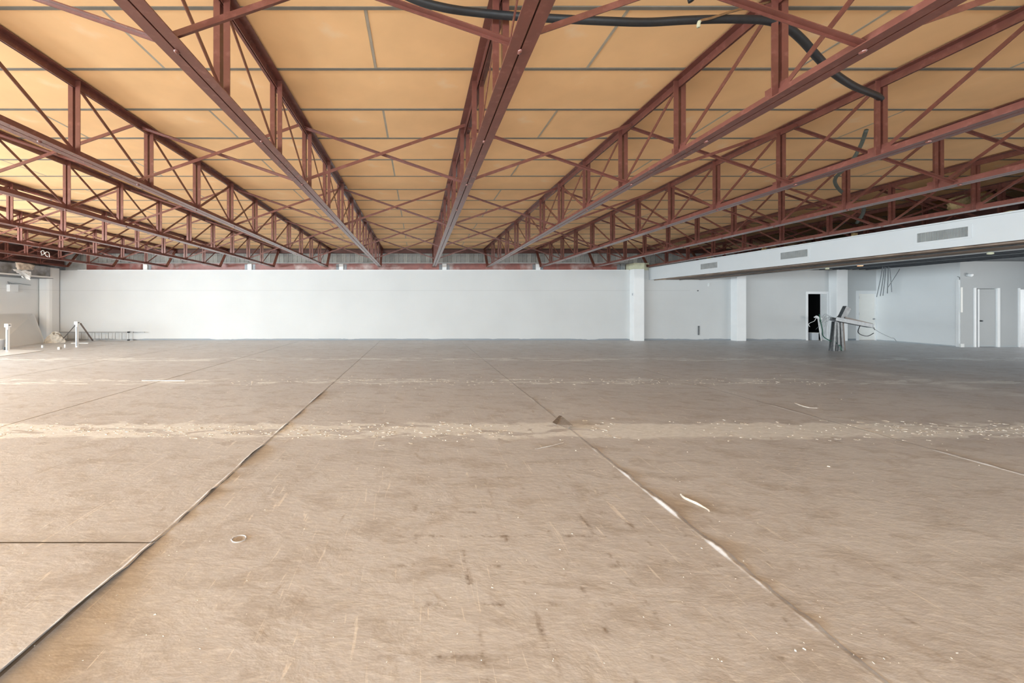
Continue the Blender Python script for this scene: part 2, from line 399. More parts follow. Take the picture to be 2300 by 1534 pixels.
wg.box(gx(2289), gx(2340), YG, YG+.18, 2.24, 3.33).box(gx(2340), 25.2, YG, YG+.18, 0, 3.33)
struct('wall_right_front', wg, M['greywall'])

# room beyond the right opening, with its window
wf = MB().box(22.9, 25.2, 18.2, 18.35, 0, 1.42).box(22.9, 25.2, 18.2, 18.35, 2.5, 3.3).box(22.8, 22.9, YG+.18, 18.35, 0, 3.3)
struct('wall_far_room', wf, mat('ivory_paint', (.80,.78,.70), .6, var=.03))
sky = bpy.data.materials.new('overcast_sky_outside'); sky.use_nodes = True
sky.node_tree.nodes['Principled BSDF'].inputs['Emission Color'].default_value = (.8,.88,1,1); sky.node_tree.nodes['Principled BSDF'].inputs['Emission Strength'].default_value = 1.25
w5 = struct('window_5', MB().box(22.9, 25.2, 18.23, 18.29, 1.42, 1.48).box(22.9, 25.2, 18.23, 18.29, 2.44, 2.5).box(22.9, 25.2, 18.23, 18.29, 2.08, 2.12), M['alu'])
for x in (23.35, 24.0, 24.55, 25.1): MB().box(x, x+.03, 18.23, 18.29, 1.48, 2.08).obj('mullion', M['galv'], w5)
struct('window_5_daylight', MB().box(22.95, 25.1, 18.4, 18.42, 1.3, 2.6), sky)

# ceiling deck and facing panels
ce = struct('ceiling', MB().box(XL-.3, 25.4, -14.3, 19.35, 4.395, 4.5), M['batten'])
PW = .948; PL = 2.495; XC = .74
pm = {}
def panel_mesh(w, d):
    k = (round(w,3), round(d,3))
    if k not in pm: pm[k] = MB().box(-w/2, w/2, -d/2, d/2, 0, .022).mesh('ceiling_panel', M['panel'])
    return pm[k]
GY, GX = .042, .032
M['joint'] = mat('pale_grey_joint_strip', (.42,.37,.30), .6, var=.15)
jm_ = {}
cnt = 0
far_panels = MB()
bat = MB().box(XL+.02, 25.1, -GY/2+.0005, GY/2-.0005, 0, .03).mesh('ceiling_batten', M['batten'])
for r in range(-4, 16): link('ceiling_batten', bat, ce, (0, 4.64+PW*r, 4.364))
for r in range(-3, 16):
    ya = 4.64 + PW*(r-1) + GY/2; yb = min(4.64 + PW*r - GY/2, 19.15)
    if yb - ya < .2: continue
    off = -.5 if r % 2 == 0 else XC
    k = -8
    while True:
        xa = off + PL*k; xb = xa + PL; k += 1
        xa += GX/2; xb -= GX/2
        if xb < XL+.1: continue
        if xa > 25: break
        xa = max(xa, XL); xb = min(xb, 25.2)
        if xb-xa < .1: continue
        z = 4.372 + random.uniform(-.003,.003)
        if xa > 15.5 or (ya < 2.0 and abs(xa) > 9): far_panels.box(xa, xb, ya, yb, z, z+.022); continue
        if xb < 15 and abs(xb - (off + PL*k - GX/2)) < .01:
            dk = round(yb-ya, 3)
            if dk not in jm_: jm_[dk] = MB().box(-GX/2+.001, GX/2-.001, -dk/2, dk/2, 0, .022).mesh('joint_strip', M['joint'])
            link('joint_strip', jm_[dk], ce, (off+PL*k, (ya+yb)/2, 4.371))
        link('ceiling_panel', panel_mesh(xb-xa, yb-ya), ce, ((xa+xb)/2, (ya+yb)/2, z)); cnt += 1
for r in range(-18, -3):
    ya = 4.64 + PW*(r-1) + GY/2; yb = ya + PW - GY
    for k in range(-8, 11):
        xa = max((-.5 if r % 2 == 0 else XC) + PL*k, XL); xb = min((-.5 if r % 2 == 0 else XC) + PL*(k+1) - GX, 25.2)
        if xb > xa: far_panels.box(xa, xb, ya, yb, 4.372, 4.394)
tag(far_panels.obj('ceiling_panels_beyond', M['panel'], ce), kind='stuff')
print('PANELS', cnt)

# ------------------------------------------------------------------ roof trusses
ZB, ZT = 3.41, 4.36                     # underside of bottom chord, top of top chord
FW, SL, TH, LG = .087, .012, .009, .095 # flange, slot, leaf, leg
posts = [8.89 + 1.34*k for k in range(-6, 7)]
Y0, Y1 = 8.89-1.34*7, 8.89+1.34*7       # ends of the bottom chord (18.27)
def angle_mesh(name, s, top):
    mb = MB(); a, b = (Y0-.75, Y1+.75) if top else (Y0, Y1)
    i = SL/2; e = SL/2+FW
    z = ZT-ZB if top else 0
    xs = sorted((s*i, s*e)); xl = sorted((s*i, s*(i+TH)))
    if top: mb.box(xs[0], xs[1], a, b, z-TH, z).box(xl[0], xl[1], a, b, z-LG, z-TH)
    else: mb.box(xs[0], xs[1], a, b, 0, TH).box(xl[0], xl[1], a, b, TH, LG)
    return mb.mesh(name, M['red'])
me_bc = {s: angle_mesh('bottom_chord', s, False) for s in (-1,1)}
me_tc = {s: angle_mesh('top_chord', s, True) for s in (-1,1)}
def post_mesh(s):
    mb = MB(); i = SL/2+TH+.001; z0, z1 = TH+.001, ZT-ZB-TH-.001
    xf = sorted((s*i, s*(i+.058))); xl = sorted((s*i, s*(i+.008)))
    mb.box(xf[0], xf[1], -.03, -.022, z0, z1).box(xl[0], xl[1], -.022, .035, z0, z1)
    return mb.mesh('web_post', M['red'])
me_po = {s: post_mesh(s) for s in (-1,1)}
def bar_mesh(name, a, b, w, h): return MB().bar(a, b, w, h, up=(1,0,0)).mesh(name, M['red'])
me_dn = bar_mesh('diagonal_bar', (0,0,ZT-ZB-.05), (0,1.34,.05), .045, .009)   # falls away from the viewer
me_up = bar_mesh('diagonal_bar', (0,0,.05), (0,1.34,ZT-ZB-.05), .045, .009)
me_es = {s: MB().bar((s*.03,0,.04),(s*.03,.72,ZT-ZB-.03),.05,.045).mesh('end_strut', M['red']) for s in (-1,1)}
me_sp = MB().tube([(0,-.022,-.008),(0,-.015,.0),(0,.015,.0),(0,.022,-.008)],[.008,.016,.016,.008],8).mesh('spacer_weld', M['red'], True)
me_gp = MB().box(-.004,.004,-.10,.12,.05,.15).mesh('gusset_plate', M['red'])
NAMES = {0: 'the central one, right of the vanishing point',
 -1: 'first to the left of the central one', -2: 'second to the left of the central one', -3: 'third to the left of the central one',
 -4: 'fourth to the left of the central one', -5: 'fifth to the left of the central one', -6: 'second from the left wall', -7: 'nearest the left wall',
 1: 'first to the right of the central one', 2: 'second to the right of centre, hose over its top',
 3: 'third to the right of the central one', 4: 'above the left face of the white bulkhead', 5: 'first one beyond the white bulkhead', 6: 'farthest right above the low ceiling'}
for i in range(-7, 7):
    X = XC + PL*i if i != -7 else -16.35
    t = empty('roof_truss', (X, 0, ZB)); tag(t, 'red steel roof truss, ' + NAMES[i], 'roof truss', 'red roof trusses')
    for s in (-1, 1):
        link('bottom_chord', me_bc[s], t); link('top_chord', me_tc[s], t)
        for y in posts: link('web_post', me_po[s], t, (0, y, 0))
        link('end_strut', me_es[s], t, (0, Y1, 0))
    ys = [Y0] + posts + [Y1]
    for k, (a, b) in enumerate(zip(ys, ys[1:])):
        if a < 8.8+1.34: 
            if a > Y0+.1: link('diagonal_bar', me_dn, t, (0, a, 0))
        if a > 8.8-1.4 and b < Y1+.1 and a < posts[-1]+.1: link('diagonal_bar', me_up, t, (.0, a, 0))
        if a < 3.6 or True: link('gusset_plate', me_gp, t, (0, a, 0)) if (i > 0 and Y0+.2 < a < 8) else None
    for k in range(12): link('spacer_weld', me_sp, t, (0, 1.3+1.55*k, 0)) if 1.3+1.55*k < 18 else None

# crossed bracing between neighbouring trusses
def gname(i): return {-7:'between the two leftmost trusses',-6:'between fifth and sixth trusses left of centre',-5:'between fourth and fifth trusses left of centre',-4:'between third and fourth trusses left of centre',-3:'between second and third trusses left of centre',
    -2:'between first and second trusses left of centre',-1:'directly left of the central truss',0:'directly right of the central truss',1:'between first and second trusses right of centre',2:'between second and third trusses right of centre',
    3:'left of the bulkhead truss',4:'right of the bulkhead truss',5:'between the two rightmost trusses'}[i]
rows = [(2.80,'nearest row'),(5.95,'second row'),(9.10,'middle row'),(12.30,'fourth row'),(15.45,'row nearest far wall')]
d = PL - .10
for i in range(-7, 6):
    xa = XC+PL*i if i != -7 else -16.35; gap = XC+PL*(i+1)-xa
    bw = gap-.05
    up_m = MB().bar((-bw/2, -.03, .05),(bw/2, -.03, ZT-ZB-.06), .045, .007).bar((-bw/2, -.052, .047),(bw/2, -.052, ZT-ZB-.063), .007, .045)
    dn_m = MB().bar((-bw/2, .03, ZT-ZB-.06),(bw/2, .03, .05), .045, .007).bar((-bw/2, .052, ZT-ZB-.063),(bw/2, .052, .047), .007, .045)
    um = up_m.mesh('brace_bar', M['red']); dm = dn_m.mesh('brace_bar', M['red'])
    for y, rn in rows:
        e = empty('cross_brace', (xa+gap/2, y, ZB))
        tag(e, 'crossed red steel braces, %s, %s' % (rn, gname(i)), 'brace', 'cross braces between the roof trusses')
        link('brace_bar', um, e); link('brace_bar', dm, e)

# ------------------------------------------------------------------ red beam on top of the back wall
bx = [-15.9, -12.95, -8.0, -3.65, 1.25, 5.7, 9.72]
bl = ['leftmost length of red steel beam lying on top of the white far wall', 'second length from the left of red beam on top of the white wall', 'length of red beam on the far wall just left of centre', 'length of red beam on the far wall meeting the central truss',
      'length of red beam on the far wall just right of centre', 'last length of red beam, ending at the white corner pilaster']
def rivet_grid(mb, x, y, z0):
    for ix in (-.035, .035):
        for iz in range(3): mb.tube([(x+ix, y, z0+.05+iz*.07), (x+ix, y-.014, z0+.05+iz*.07)], .013, 6)
M['beam'] = mat('smeared_red_beam_paint', (.26,.085,.070), .4, spec=.6, var=.2, vscale=5, col2=(.48,.38,.36), fac=(.5,.72), fscale=1.6)
for k, (a, b) in enumerate(zip(bx, bx[1:])):
    a2, b2 = a+.11, b-.11
    t = empty('steel_beam', (0,0,0)); tag(t, bl[k], 'steel beam', 'red beams along the top of the far wall')
    z0 = Z0+.035
    MB().box(a2, b2, 18.66, 18.672, z0+.012, z0+.30).obj('web', M['beam'], t)
    MB().box(a2, b2, 18.60, 18.74, z0, z0+.012).obj('bottom_flange', M['beam'], t)
    MB().box(a2, b2, 18.60, 18.74, z0+.30, z0+.315).obj('top_flange', M['beam'], t)
    for (px, on) in ((a2+.07, k > 0), (b2-.07, True)):
        if on:
            p = MB().box(px-.07, px+.07, 18.645, 18.657, z0+.02, z0+.28).obj('end_plate', M['galv'] if k else M['red'], t)
            mb = MB(); rivet_grid(mb, px, 18.645, z0); mb.obj('bolt', M['brown'], p)
for k, a in enumerate(bx[1:]):
    nm = ['leftmost','second from left','third from left','fourth from left, left of the central truss','fifth from left','rightmost, beside the pilaster'][k]
    o = MB().box(a-.10, a+.10, 18.59, 18.75, Z0, Z0+.325).obj('column_head', M['galv' if k == 5 else 'white'])
    tag(o, 'pale steel column head between beam ends, '+nm, 'column head', 'column heads in the red beam line')

# ------------------------------------------------------------------ pilasters
def pil(x0, x1, y0, z1, label, cap=None, extra=None):
    t = empty('pilaster', ((x0+x1)/2, y0, 0)); tag(t, label, 'pilaster')
    m_ = (x0+x1)/2
    MB().box(x0-m_, x1-m_, 0, YB-y0-.001, 0.004, z1).obj('shaft', M['white'], t, bevel=.01)
    if cap: MB().box(x0-m_-.004, x1-m_+.004, -.004, YB+.3-y0, z1, cap).obj('capital', M['yellowed'], t)
pil(9.88, 10.36, 17.94, 3.30, 'white square pilaster on the far wall with yellowed top, at the bulkhead end', 3.58)
pil(14.60, 15.03, 17.94, 3.27, 'white square pilaster on the far wall under the low ceiling, left of the dark doorway')
pil(19.17, 19.68, 17.94, 3.27, 'white square pilaster on the far wall between the dark doorway and the cream door')
o = MB().box(10.38, 10.80, 18.32, 18.6, Z0, 3.62).obj('wall_patch', M['yellowed']); o.name = 'trim_3'; tag(o, kind='structure')
# corner pier at far left
t = empty('pilaster', (-16.95, 17.75, 0)); tag(t, 'off-white rounded corner pier at the far left, behind the leaning board', 'pilaster')
mb = MB()
pts = [(-.27,.5),(-.27,.06),(-.21,0),(.12,0),(.20,.05),(.24,.14),(.24,.5)]
n = len(pts)
for z in (.004, 3.35): mb.v += [(x, y, z) for x, y in pts]
mb.f += [tuple(range(n))[::-1], tuple(range(n, 2*n))] + [(i, (i+1) % n, n+(i+1) % n, n+i) for i in range(n)]
mb.obj('shaft', M['leftwall'], t)

# ------------------------------------------------------------------ bulkhead with vents
def bxx(Y): return 10.77 + (YB-Y)*.053
YE = -8.0
def prism(x0f, x1f, y0, y1, z0, z1):
    mb = MB(); mb.v = [(x0f(y0),y0,z0),(x1f(y0),y0,z0),(x1f(y1),y1,z0),(x0f(y1),y1,z0),(x0f(y0),y0,z1),(x1f(y0),y0,z1),(x1f(y1),y1,z1),(x0f(y1),y1,z1)]
    mb.f = [(0,3,2,1),(4,5,6,7),(0,1,5,4),(1,2,6,5),(2,3,7,6),(3,0,4,7)]; return mb
bk = empty('bulkhead', (0,0,0)); tag(bk, 'long white boxed bulkhead with vents hanging along the edge of the low ceiling', 'bulkhead', None, 'structure')
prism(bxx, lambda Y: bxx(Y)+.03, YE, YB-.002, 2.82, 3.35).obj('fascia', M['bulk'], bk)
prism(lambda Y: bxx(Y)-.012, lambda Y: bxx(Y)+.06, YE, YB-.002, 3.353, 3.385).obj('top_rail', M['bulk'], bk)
prism(lambda Y: bxx(Y)+.031, lambda Y: 13.2, YE, YB-.002, 2.835, 2.86).obj('soffit', M['soffit'], bk)
prism(lambda Y: 13.2, lambda Y: 13.24, YE, YB-.002, 2.81, 3.30).obj('inner_face', M['grey'], bk)
prism(lambda Y: 13.13, lambda Y: 13.20, YE, YB-.002, 2.812, 2.832).obj('edge_angle', M['alu'], bk)
prism(lambda Y: bxx(Y)+.25, lambda Y: bxx(Y)+.29, YE, YB-.002, 2.80, 2.834).obj('soffit_rail', M['soffit'], bk)
prism(lambda Y: 12.2, lambda Y: 12.23, YE, YB-.002, 2.81, 2.834).obj('soffit_rail', M['galvdark'], bk)
# bare batten stubs standing on the bulkhead behind the trusses
for x, y in ((11.55,10.4),(11.35,12.9),(11.25,15.2)):
    o = MB().box(x, x+.12, y, y+.05, 3.386, 3.52).obj('batten_stub', M['wool']); tag(o, 'short pale timber stub on top of the bulkhead, %s' % {10.4:'nearest the viewer',12.9:'middle one of three',15.2:'nearest the far wall'}[y], 'timber stub', 'timber stubs on the bulkhead')
vlab = {8.05:'large slatted air vent in the bulkhead, nearest the viewer', 11.2:'slatted air vent, middle one of three in the bulkhead', 14.36:'small-looking slatted air vent at the far end of the bulkhead'}
for y0 in (8.05, 11.20, 14.36):
    y1 = y0+.79; zc0, zc1 = 3.005, 3.21
    t = empty('air_vent', (0,0,0)); tag(t, vlab[y0], 'vent', 'air vents in the bulkhead')
    fr = MB()
    pf = lambda o1: (lambda Y: bxx(Y)-o1)
    for (ya, yb, za, zb) in ((y0-.05,y1+.05,zc1,zc1+.045),(y0-.05,y1+.05,zc0-.045,zc0),(y0-.05,y0,zc0,zc1),(y1,y1+.05,zc0,zc1)):
        q = prism(pf(.014), pf(.0005), ya, yb, za, zb); b = len(fr.v); fr.v += q.v; fr.f += [tuple(b+i for i in f_) for f_ in q.f]
    fr.obj('frame', M['bulk'], t)
    prism(pf(.003), pf(.0005), y0, y1, zc0, zc1).obj('grille_back', M['galvdark'], t)
    sl = MB()
    for k in range(46):
        y = y0+.008+k*.0172
        sl.bar((bxx(y)-.008, y, zc0), (bxx(y)-.008, y, zc1), .010, .008, up=(0,1,0))
    tag(sl.obj('slats', M['vent'], t), kind='stuff')

# low ceiling with dark bars, right of the bulkhead
lc = struct('ceiling_low', MB().box(13.25, 25.2, YE, YB, 3.34, 3.38), M['galvdark'])
for k in range(26):
    x = 13.45+k*.31
    ye = YB-.01 if x < 21.2 else YG-.01
    MB().box(x, x+.07, YE, ye, 3.30+random.uniform(-.008,.01), 3.338).obj('ceiling_slat', M['slat'] if k % 5 else M['galv'], lc)
t = empty('downlight', (18.28, 16.2, 3.27)); tag(t, 'small round lit downlight glowing orange in the low ceiling', 'light')
MB().tube([(0,0,.0),(0,0,.05)], .10, 20).obj('housing', M['galv'], t)
gl = bpy.data.materials.new('warm_lamp'); gl.use_nodes = True
gl.node_tree.nodes['Principled BSDF'].inputs['Emission Color'].default_value = (1,.35,.1,1); gl.node_tree.nodes['Principled BSDF'].inputs['Emission Strength'].default_value = 1.6
MB().tube([(0,0,-.02),(0,0,-.002)], .085, 20).obj('bulb', gl, t)
for (x, y, lb) in ((13.0,8.9,'right-hand of the two, under the large vent'),(12.95,12.4,'left-hand of the two, farther away')):
    o = MB().tube([(x,y,2.805),(x,y,2.79),(x,y,2.755),(x,y,2.745)], [.03,.05,.05,.02], 12).obj('soffit_fitting', M['yellowed'], smooth=True)
    tag(o, 'small pale round fitting under the bulkhead soffit, '+lb, 'ceiling fitting', 'round fittings under the soffit')

# ------------------------------------------------------------------ doors
def frame(par, x0, x1, y, z1, w, dpt, m):
    MB().box(x0-w, x0, y-.025, y+dpt, .005, z1+w).obj('jamb', m, par)
    MB().box(x1, x1+w, y-.025, y+dpt, .005, z1+w).obj('jamb', m, par)
    MB().box(x0, x1, y-.025, y+dpt, z1, z1+w).obj('head', m, par)
d1 = empty('door_1', (18.6, YB, 0)); d1['kind'] = 'structure'
def sub(par, ob): return ob
def fr_at(par, x0, x1, y, z1, w, dpt, m):
    c = par.location
    for nm, b in (('jamb',(x0-w,x0,y-.025,y+dpt,.005,z1+w)),('jamb',(x1,x1+w,y-.025,y+dpt,.005,z1+w)),('head',(x0,x1,y-.025,y+dpt,z1-.02,z1+w))):
        MB().box(b[0]-c.x,b[1]-c.x,b[2]-c.y,b[3]-c.y,b[4],b[5]).obj(nm, m, par)
fr_at(d1, 18.2, 19.06, YB, 2.19, .09, .27, M['white'])
dl = empty('door_2', (20.55, YB, 0)); dl['kind'] = 'structure'
fr_at(dl, 20.57, 21.36, YB, 2.2, .12, .06, M['white'])
lf = MB().box(.02, .81, .03, .07, .02, 2.18).obj('door_leaf', M['cream'], dl, bevel=.004)
for z in (.35, 1.18, 1.95): MB().box(.022, .06, .005, .03, z, z+.12).obj('hinge', M['galvdark'], lf)
MB().tube([(.745,.03,1.0),(.745,-.02,1.0)], .028, 10).obj('door_handle', M['galv'], lf)
d3 = empty('door_3', (gx(2196), YG, 0)); d3['kind'] = 'structure'
c = d3.location
lf = MB().box(.0, gx(2238)-c.x, .02, .06, .02, 2.25).obj('door_leaf', M['greywall'], d3)
MB().box(-.02, .035, -.025, .02, .01, 2.25).obj('door_edge', M['white'], d3)
MB().box(gx(2186)-c.x, gx(2191)-c.x, -.03, .03, .01, 2.30).obj('jamb', M['white'], d3)
MB().box(gx(2191)-c.x, gx(2196)-c.x-.02, .01, .04, .01, 2.26).obj('gap', M['dark'], d3)  # near-black strip painted in place of the shade in the door gap
MB().box(gx(2238)-c.x, gx(2244)-c.x, -.03, .05, .01, 2.29).obj('jamb', M['white'], d3)
MB().tube([(.13,.02,1.02),(.13,-.04,1.02)], .03, 10).obj('door_handle', M['galvdark'], lf)
struct('trim_4', MB().box(gx(2286), gx(2289.5), YG-.03, YG+.2, .01, 2.29), M['white'])
# broken casing on the corner of the side wall
t = empty('door_casing', (20.98, YG, 0)); tag(t, 'white broken casing strip running up the corner left of the grey wall', 'casing')
MB().box(-.025, 0, .02, .11, .01, 2.62).obj('casing_board', M['white'], t, bevel=.004)
MB().box(0.0, .06, -.025, -.001, 1.35, 2.32).obj('casing_strip', M['cream'], t)
MB().box(-.05, .09, -.05, -.002, .006, .14).obj('torn_foot', M['board'], t)
MB().tube(smooth_path([(-.02,.0,2.62),(-.06,-.02,2.7),(-.09,.02,2.74)]), .008, 6).obj('wire_end', M['galvdark'], t)

# ------------------------------------------------------------------ fittings at the right
p = at(2173, 618, YG)
t = empty('wall_sensor', (p.x, YG, p.z)); tag(t, 'small white round sensor high on the grey wall above the grey door', 'sensor')
MB().tube([(0,-.001,0),(0,-.02,0)], .05, 16).obj('mount', M['white'], t)
MB().tube([(0,-.02,0),(0,-.06,.0),(0,-.12,-.01),(0,-.14,-.02)], [.055,.07,.065,.04], 16).obj('lens_dome', M['white'], t, smooth=True)
strips = [((1983,602),(1969,667)),((1987,602),(1977,665)),((1990,603),(1983,664)),((1995,602),(1993,659)),((1998,603),(2003,656)),((2024,600),(1994,646))]
for k, ((xa, ya), (xb, yb)) in enumerate(strips):
    Y = 16.9+.08*k
    a = at(xa, ya, Y); b = at(xb, yb, Y); a.z = 3.335; mid = (a+b)/2 + Vector((.01,0,0))
    o = MB().tube(smooth_path([a, mid, b], 4), .014 if k < 5 else .010, 5).obj('hanging_rod', M['galv'])
    tag(o, 'thin grey hanger rod dangling from the low ceiling, %s' % ['leftmost','second from left','third from left','fourth from left','longest bent one at right','slanting one at far right'][k], 'rod', 'rods hanging from the low ceiling')

# stripped service pole: bundle of steel uprights carrying a fallen tray
P0 = floor_at(1880, 788); YP = P0.y
t = empty('service_pole', (P0.x, P0.y, 0)); tag(t, 'broken service pole of dark steel uprights with a tipped grey cable tray', 'service pole')
q = lambda x, y, dy=0: at(x, y, YP+dy) - Vector((P0.x, P0.y, 0))
legs = [(1864,787,1871,722,'galvdark'),(1868,788,1873,722,'galvdark'),(1872,788,1877,722,'galvdark'),(1875,789,1876,726,'galv'),(1879,789,1881,724,'galvdark'),(1884,788,1882,724,'galvdark'),(1889,789,1885,722,'galvdark'),(1893,788,1889,722,'galvdark'),(1896,787,1892,722,'rust')]
for k, (xa, ya, xb, yb, mm) in enumerate(legs):
    dy = (.0,.12,-.1,.2,.05,-.12,.15,-.02,.1)[k]
    a = q(xa, ya, dy); a.z = .006; b = q(xb, yb, dy*.6)
    MB().bar(a, b, .075, .03, up=(0,1,0)).obj('upright', M[mm], t)
tr = MB()
a, b = q(1871, 719), q(1955, 735)
tr.bar(a, b, .20, .012).bar(a+Vector((0,-.1,.05)), b+Vector((0,-.1,.05)), .012, .13).bar(a+Vector((0,.1,.05)), b+Vector((0,.1,.05)), .012, .13)
tr.bar(b+Vector((-.03,-.11,.05)), b+Vector((-.03,.11,.05)), .012, .13)
tr.obj('cable_tray', M['galv'], t)
MB().bar(a+Vector((.35,0,.09)), b+Vector((0,0,.11)), .16, .05).obj('tray_liner', M['rust'], t)
a, b = q(1890, 716), q(1903, 690)
MB().bar(a, b, .21, .12, up=(0,1,0)).obj('tilted_box', M['galvdark'], t, bevel=.008)
c0 = q(1946, 741)
lp = [c0 + Vector((math.cos(k/24*6.28)*.30, .02*math.sin(k), math.sin(k/24*6.28)*.22)) for k in range(23)]
MB().tube(lp, .012, 6).obj('cable_loop', M['hose'], t, smooth=True)
MB().tube(smooth_path([q(1955,733), q(1975,746), q(2000,758), q(2008,760), q(2013,766,.3)]), .007, 5).obj('loose_wire', M['galv'], t, smooth=True)
e = q(2013,768,.3)
MB().tube(smooth_path([q(1840,706,.6), q(1847,740,.4), q(1849,755,.2), q(1862,764), q(1874,768), q(1886,776,-.14), q(1891,787,-.18)]), .015, 6).obj('cable', M['green'], t, smooth=True)
for k in range(7):
    a = q(1871, 718); s = random.uniform(-.6,-.15)
    MB().tube(smooth_path([a, a+Vector((s*.5,random.uniform(-.1,.1),random.uniform(.02,.2))), a+Vector((s,random.uniform(-.1,.1),random.uniform(-.55,.1)))]), .004, 4).obj('wire_end', M['galv'], t, smooth=True)
MB().tube(smooth_path([q(1884,716), q(1880,712), q(1886,708)]), .01, 5).obj('wire_end', M['hose'], t)

# stand in front of the dark doorway
b0 = floor_at(1846, 766)
t = empty('pipe_stand', (b0.x, b0.y, 0)); tag(t, 'thin pale pipe with a crumpled top and curling wire before the dark doorway', 'pipe')
q2 = lambda x, y: at(x, y, b0.y) - Vector((b0.x, b0.y, 0))
a = q2(1845,764); a.z = .006
MB().tube([a, q2(1838, 716)], .028, 8).obj('pipe', M['board'], t, smooth=True)
MB().tube(smooth_path([q2(1829,713), q2(1833,711), q2(1838,714), q2(1846,716)]), [.03]*6+[.055]*6+[.05]*6+[.03], 7).obj('crumpled_top', M['film'], t, smooth=True)
MB().tube(smooth_path([q2(1833,714), q2(1829,721), q2(1820,725), q2(1816,729), q2(1819,734)]), .011, 5).obj('wire', M['wire'], t, smooth=True)
b0 = floor_at(1819, 763.5)
t = empty('storage_box', (b0.x+.02, YB+.1, 0)); tag(t, 'pale grey box on the floor just inside the dark doorway', 'box')
MB().box(-.15,.16,-.08,.12,.005,.33).obj('box_body', M['tub'], t, bevel=.01)
MB().box(-.16,.17,-.09,.13,.33,.36).obj('box_lid', M['board'], t, bevel=.006)
o = MB().box(14.62-1.55, 14.62-1.49, YB-.03, YB-.001, .25, .68).obj('conduit_stub', M['galvdark']); tag(o, 'short vertical grey conduit low on the wall left of the second pilaster', 'conduit')
p = at(1591, 639, YB); o = MB().box(p.x-.03, p.x+.03, YB-.04, YB-.001, p.z-.08, p.z+.07).obj('cable_clip', M['board']); tag(o, 'small pale cable clip high on the wall under the bulkhead', 'clip')
p = at(1567, 653, YB); o = MB().tube([(p.x,YB-.001,p.z),(p.x,YB-.03,p.z)], .03, 10)  .obj('pull_switch', M['galvdark']); tag(o, 'tiny dark round switch on the wall right of the corner pilaster', 'switch')
p = at(1420, 661, 17.9); o = MB().box(9.862, 9.879, 18.0, 18.07, p.z-.05, p.z+.05).obj('light_switch', M['tub']); tag(o, 'tiny grey switch on the left side of the corner pilaster', 'switch')

# ------------------------------------------------------------------ insulation above the bulkhead
def slab(name, corners, th, m, label, cat, seed=0):
    rnd = random.Random(seed); n = 8; v = []
    A, B, C_, D = [Vector(c) for c in corners]
    nn = (B-A).cross(D-A).normalized()
    for s in (0, 1):
        for j in range(n+1):
            for i in range(n+1):
                u, w = i/n, j/n
                p = (A*(1-u)+B*u)*(1-w) + (D*(1-u)+C_*u)*w
                e = rnd.uniform(-.02,.02)
                v.append(tuple(p + nn*(s*th+e) + Vector((rnd.uniform(-.02,.02), rnd.uniform(-.02,.02), .03*math.sin(u*5+w*3)))))
    f = []; K = (n+1)**2
    for j in range(n):
        for i in range(n):
            a = j*(n+1)+i; f.append((a, a+n+1, a+n+2, a+1)); f.append((K+a, K+a+1, K+a+n+2, K+a+n+1))
    ring = [i for i in range(n+1)] + [j*(n+1)+n for j in range(1,n+1)] + [n*(n+1)+i for i in range(n-1,-1,-1)] + [j*(n+1) for j in range(n-1,0,-1)]
    for a, b in zip(ring, ring[1:]+ring[:1]): f.append((a, b, K+b, K+a))
    me = bpy.data.meshes.new(name); me.from_pydata(v, [], f); me.materials.append(m); me.update()
    for p in me.polygons: p.use_smooth = True
    o = link(name, me); tag(o, label, cat); return o
slab('insulation_batt', [at(2118,452,9.4), at(2136,478,9.4), at(2222,457,10.0), at(2206,427,10.0)], .12, M['wool'], 'yellow insulation batt sagging between trusses above the large vent', 'insulation', 3)
slab('insulation_scrap', [(11.6,8.3,3.40),(12.4,8.3,3.40),(12.4,7.1,3.42),(11.6,7.1,3.40)], .10, M['wool'], 'brown insulation scrap lying on top of the bulkhead below the batt', 'insulation', 5)
# brown panels closing the roof void to the right of the bulkhead
for k, (x, y0, y1, z0, z1) in enumerate(((14.4,9.4,13.0,3.42,4.2),(14.9,5.8,8.8,3.42,4.15))):
    o = MB().box(x, x+.05, y0, y1, z0, z1).obj('partition_panel', M['brown']); tag(o, 'dark brown panel standing in the roof void beyond the bulkhead, %s' % ('farther one','nearer one')[k], 'panel', 'brown panels in the roof void')

# ------------------------------------------------------------------ hose and copper pipe
t = empty('hose', (0,0,0)); tag(t, 'thick black flexible hose looping through the upper parts of the trusses', 'hose')
def hp(lst, r, name, m, par, n=8):
    pts = smooth_path([at(x, y, Y) for x, y, Y in lst], n); return MB().tube(pts, r, 10).obj(name, m, par, smooth=True)
hp([(880,-25,3.30),(940,2,3.32),(1000,18,3.35),(1060,27,3.40),(1150,36,3.42),(1250,42,3.40),(1350,47,3.38),(1450,50,3.38),(1550,45,3.38),(1640,43,3.42),(1720,46,3.50),(1765,60,3.60),(1800,88,3.72),(1835,127,3.85),(1870,162,4.05),(1915,192,4.35),(1950,207,4.62),(1974,218,4.82),(1982,236,4.95),(1978,248,5.0)], .034, 'hose_body', M['hose'], t)
hp([(1946,292,6.1),(1934,325,6.3),(1916,358,6.5),(1896,380,6.75),(1878,398,7.0),(1876,412,7.3),(1887,428,7.5),(1903,440,7.7)], .026, 'hose_body', M['olive'], t)
hp([(1941,460,9.0),(1938,480,9.4),(1925,500,9.8)], .035, 'hose_body', M['olive'], t)
hp([(1978,245,5.0),(1985,250,4.98),(1988,258,4.97)], .008, 'hose_strap', M['hose'], t, 3)
t = empty('copper_pipe', (0,0,0)); tag(t, 'thin tarnished copper pipe ending in a bent nozzle near the black hose', 'pipe')
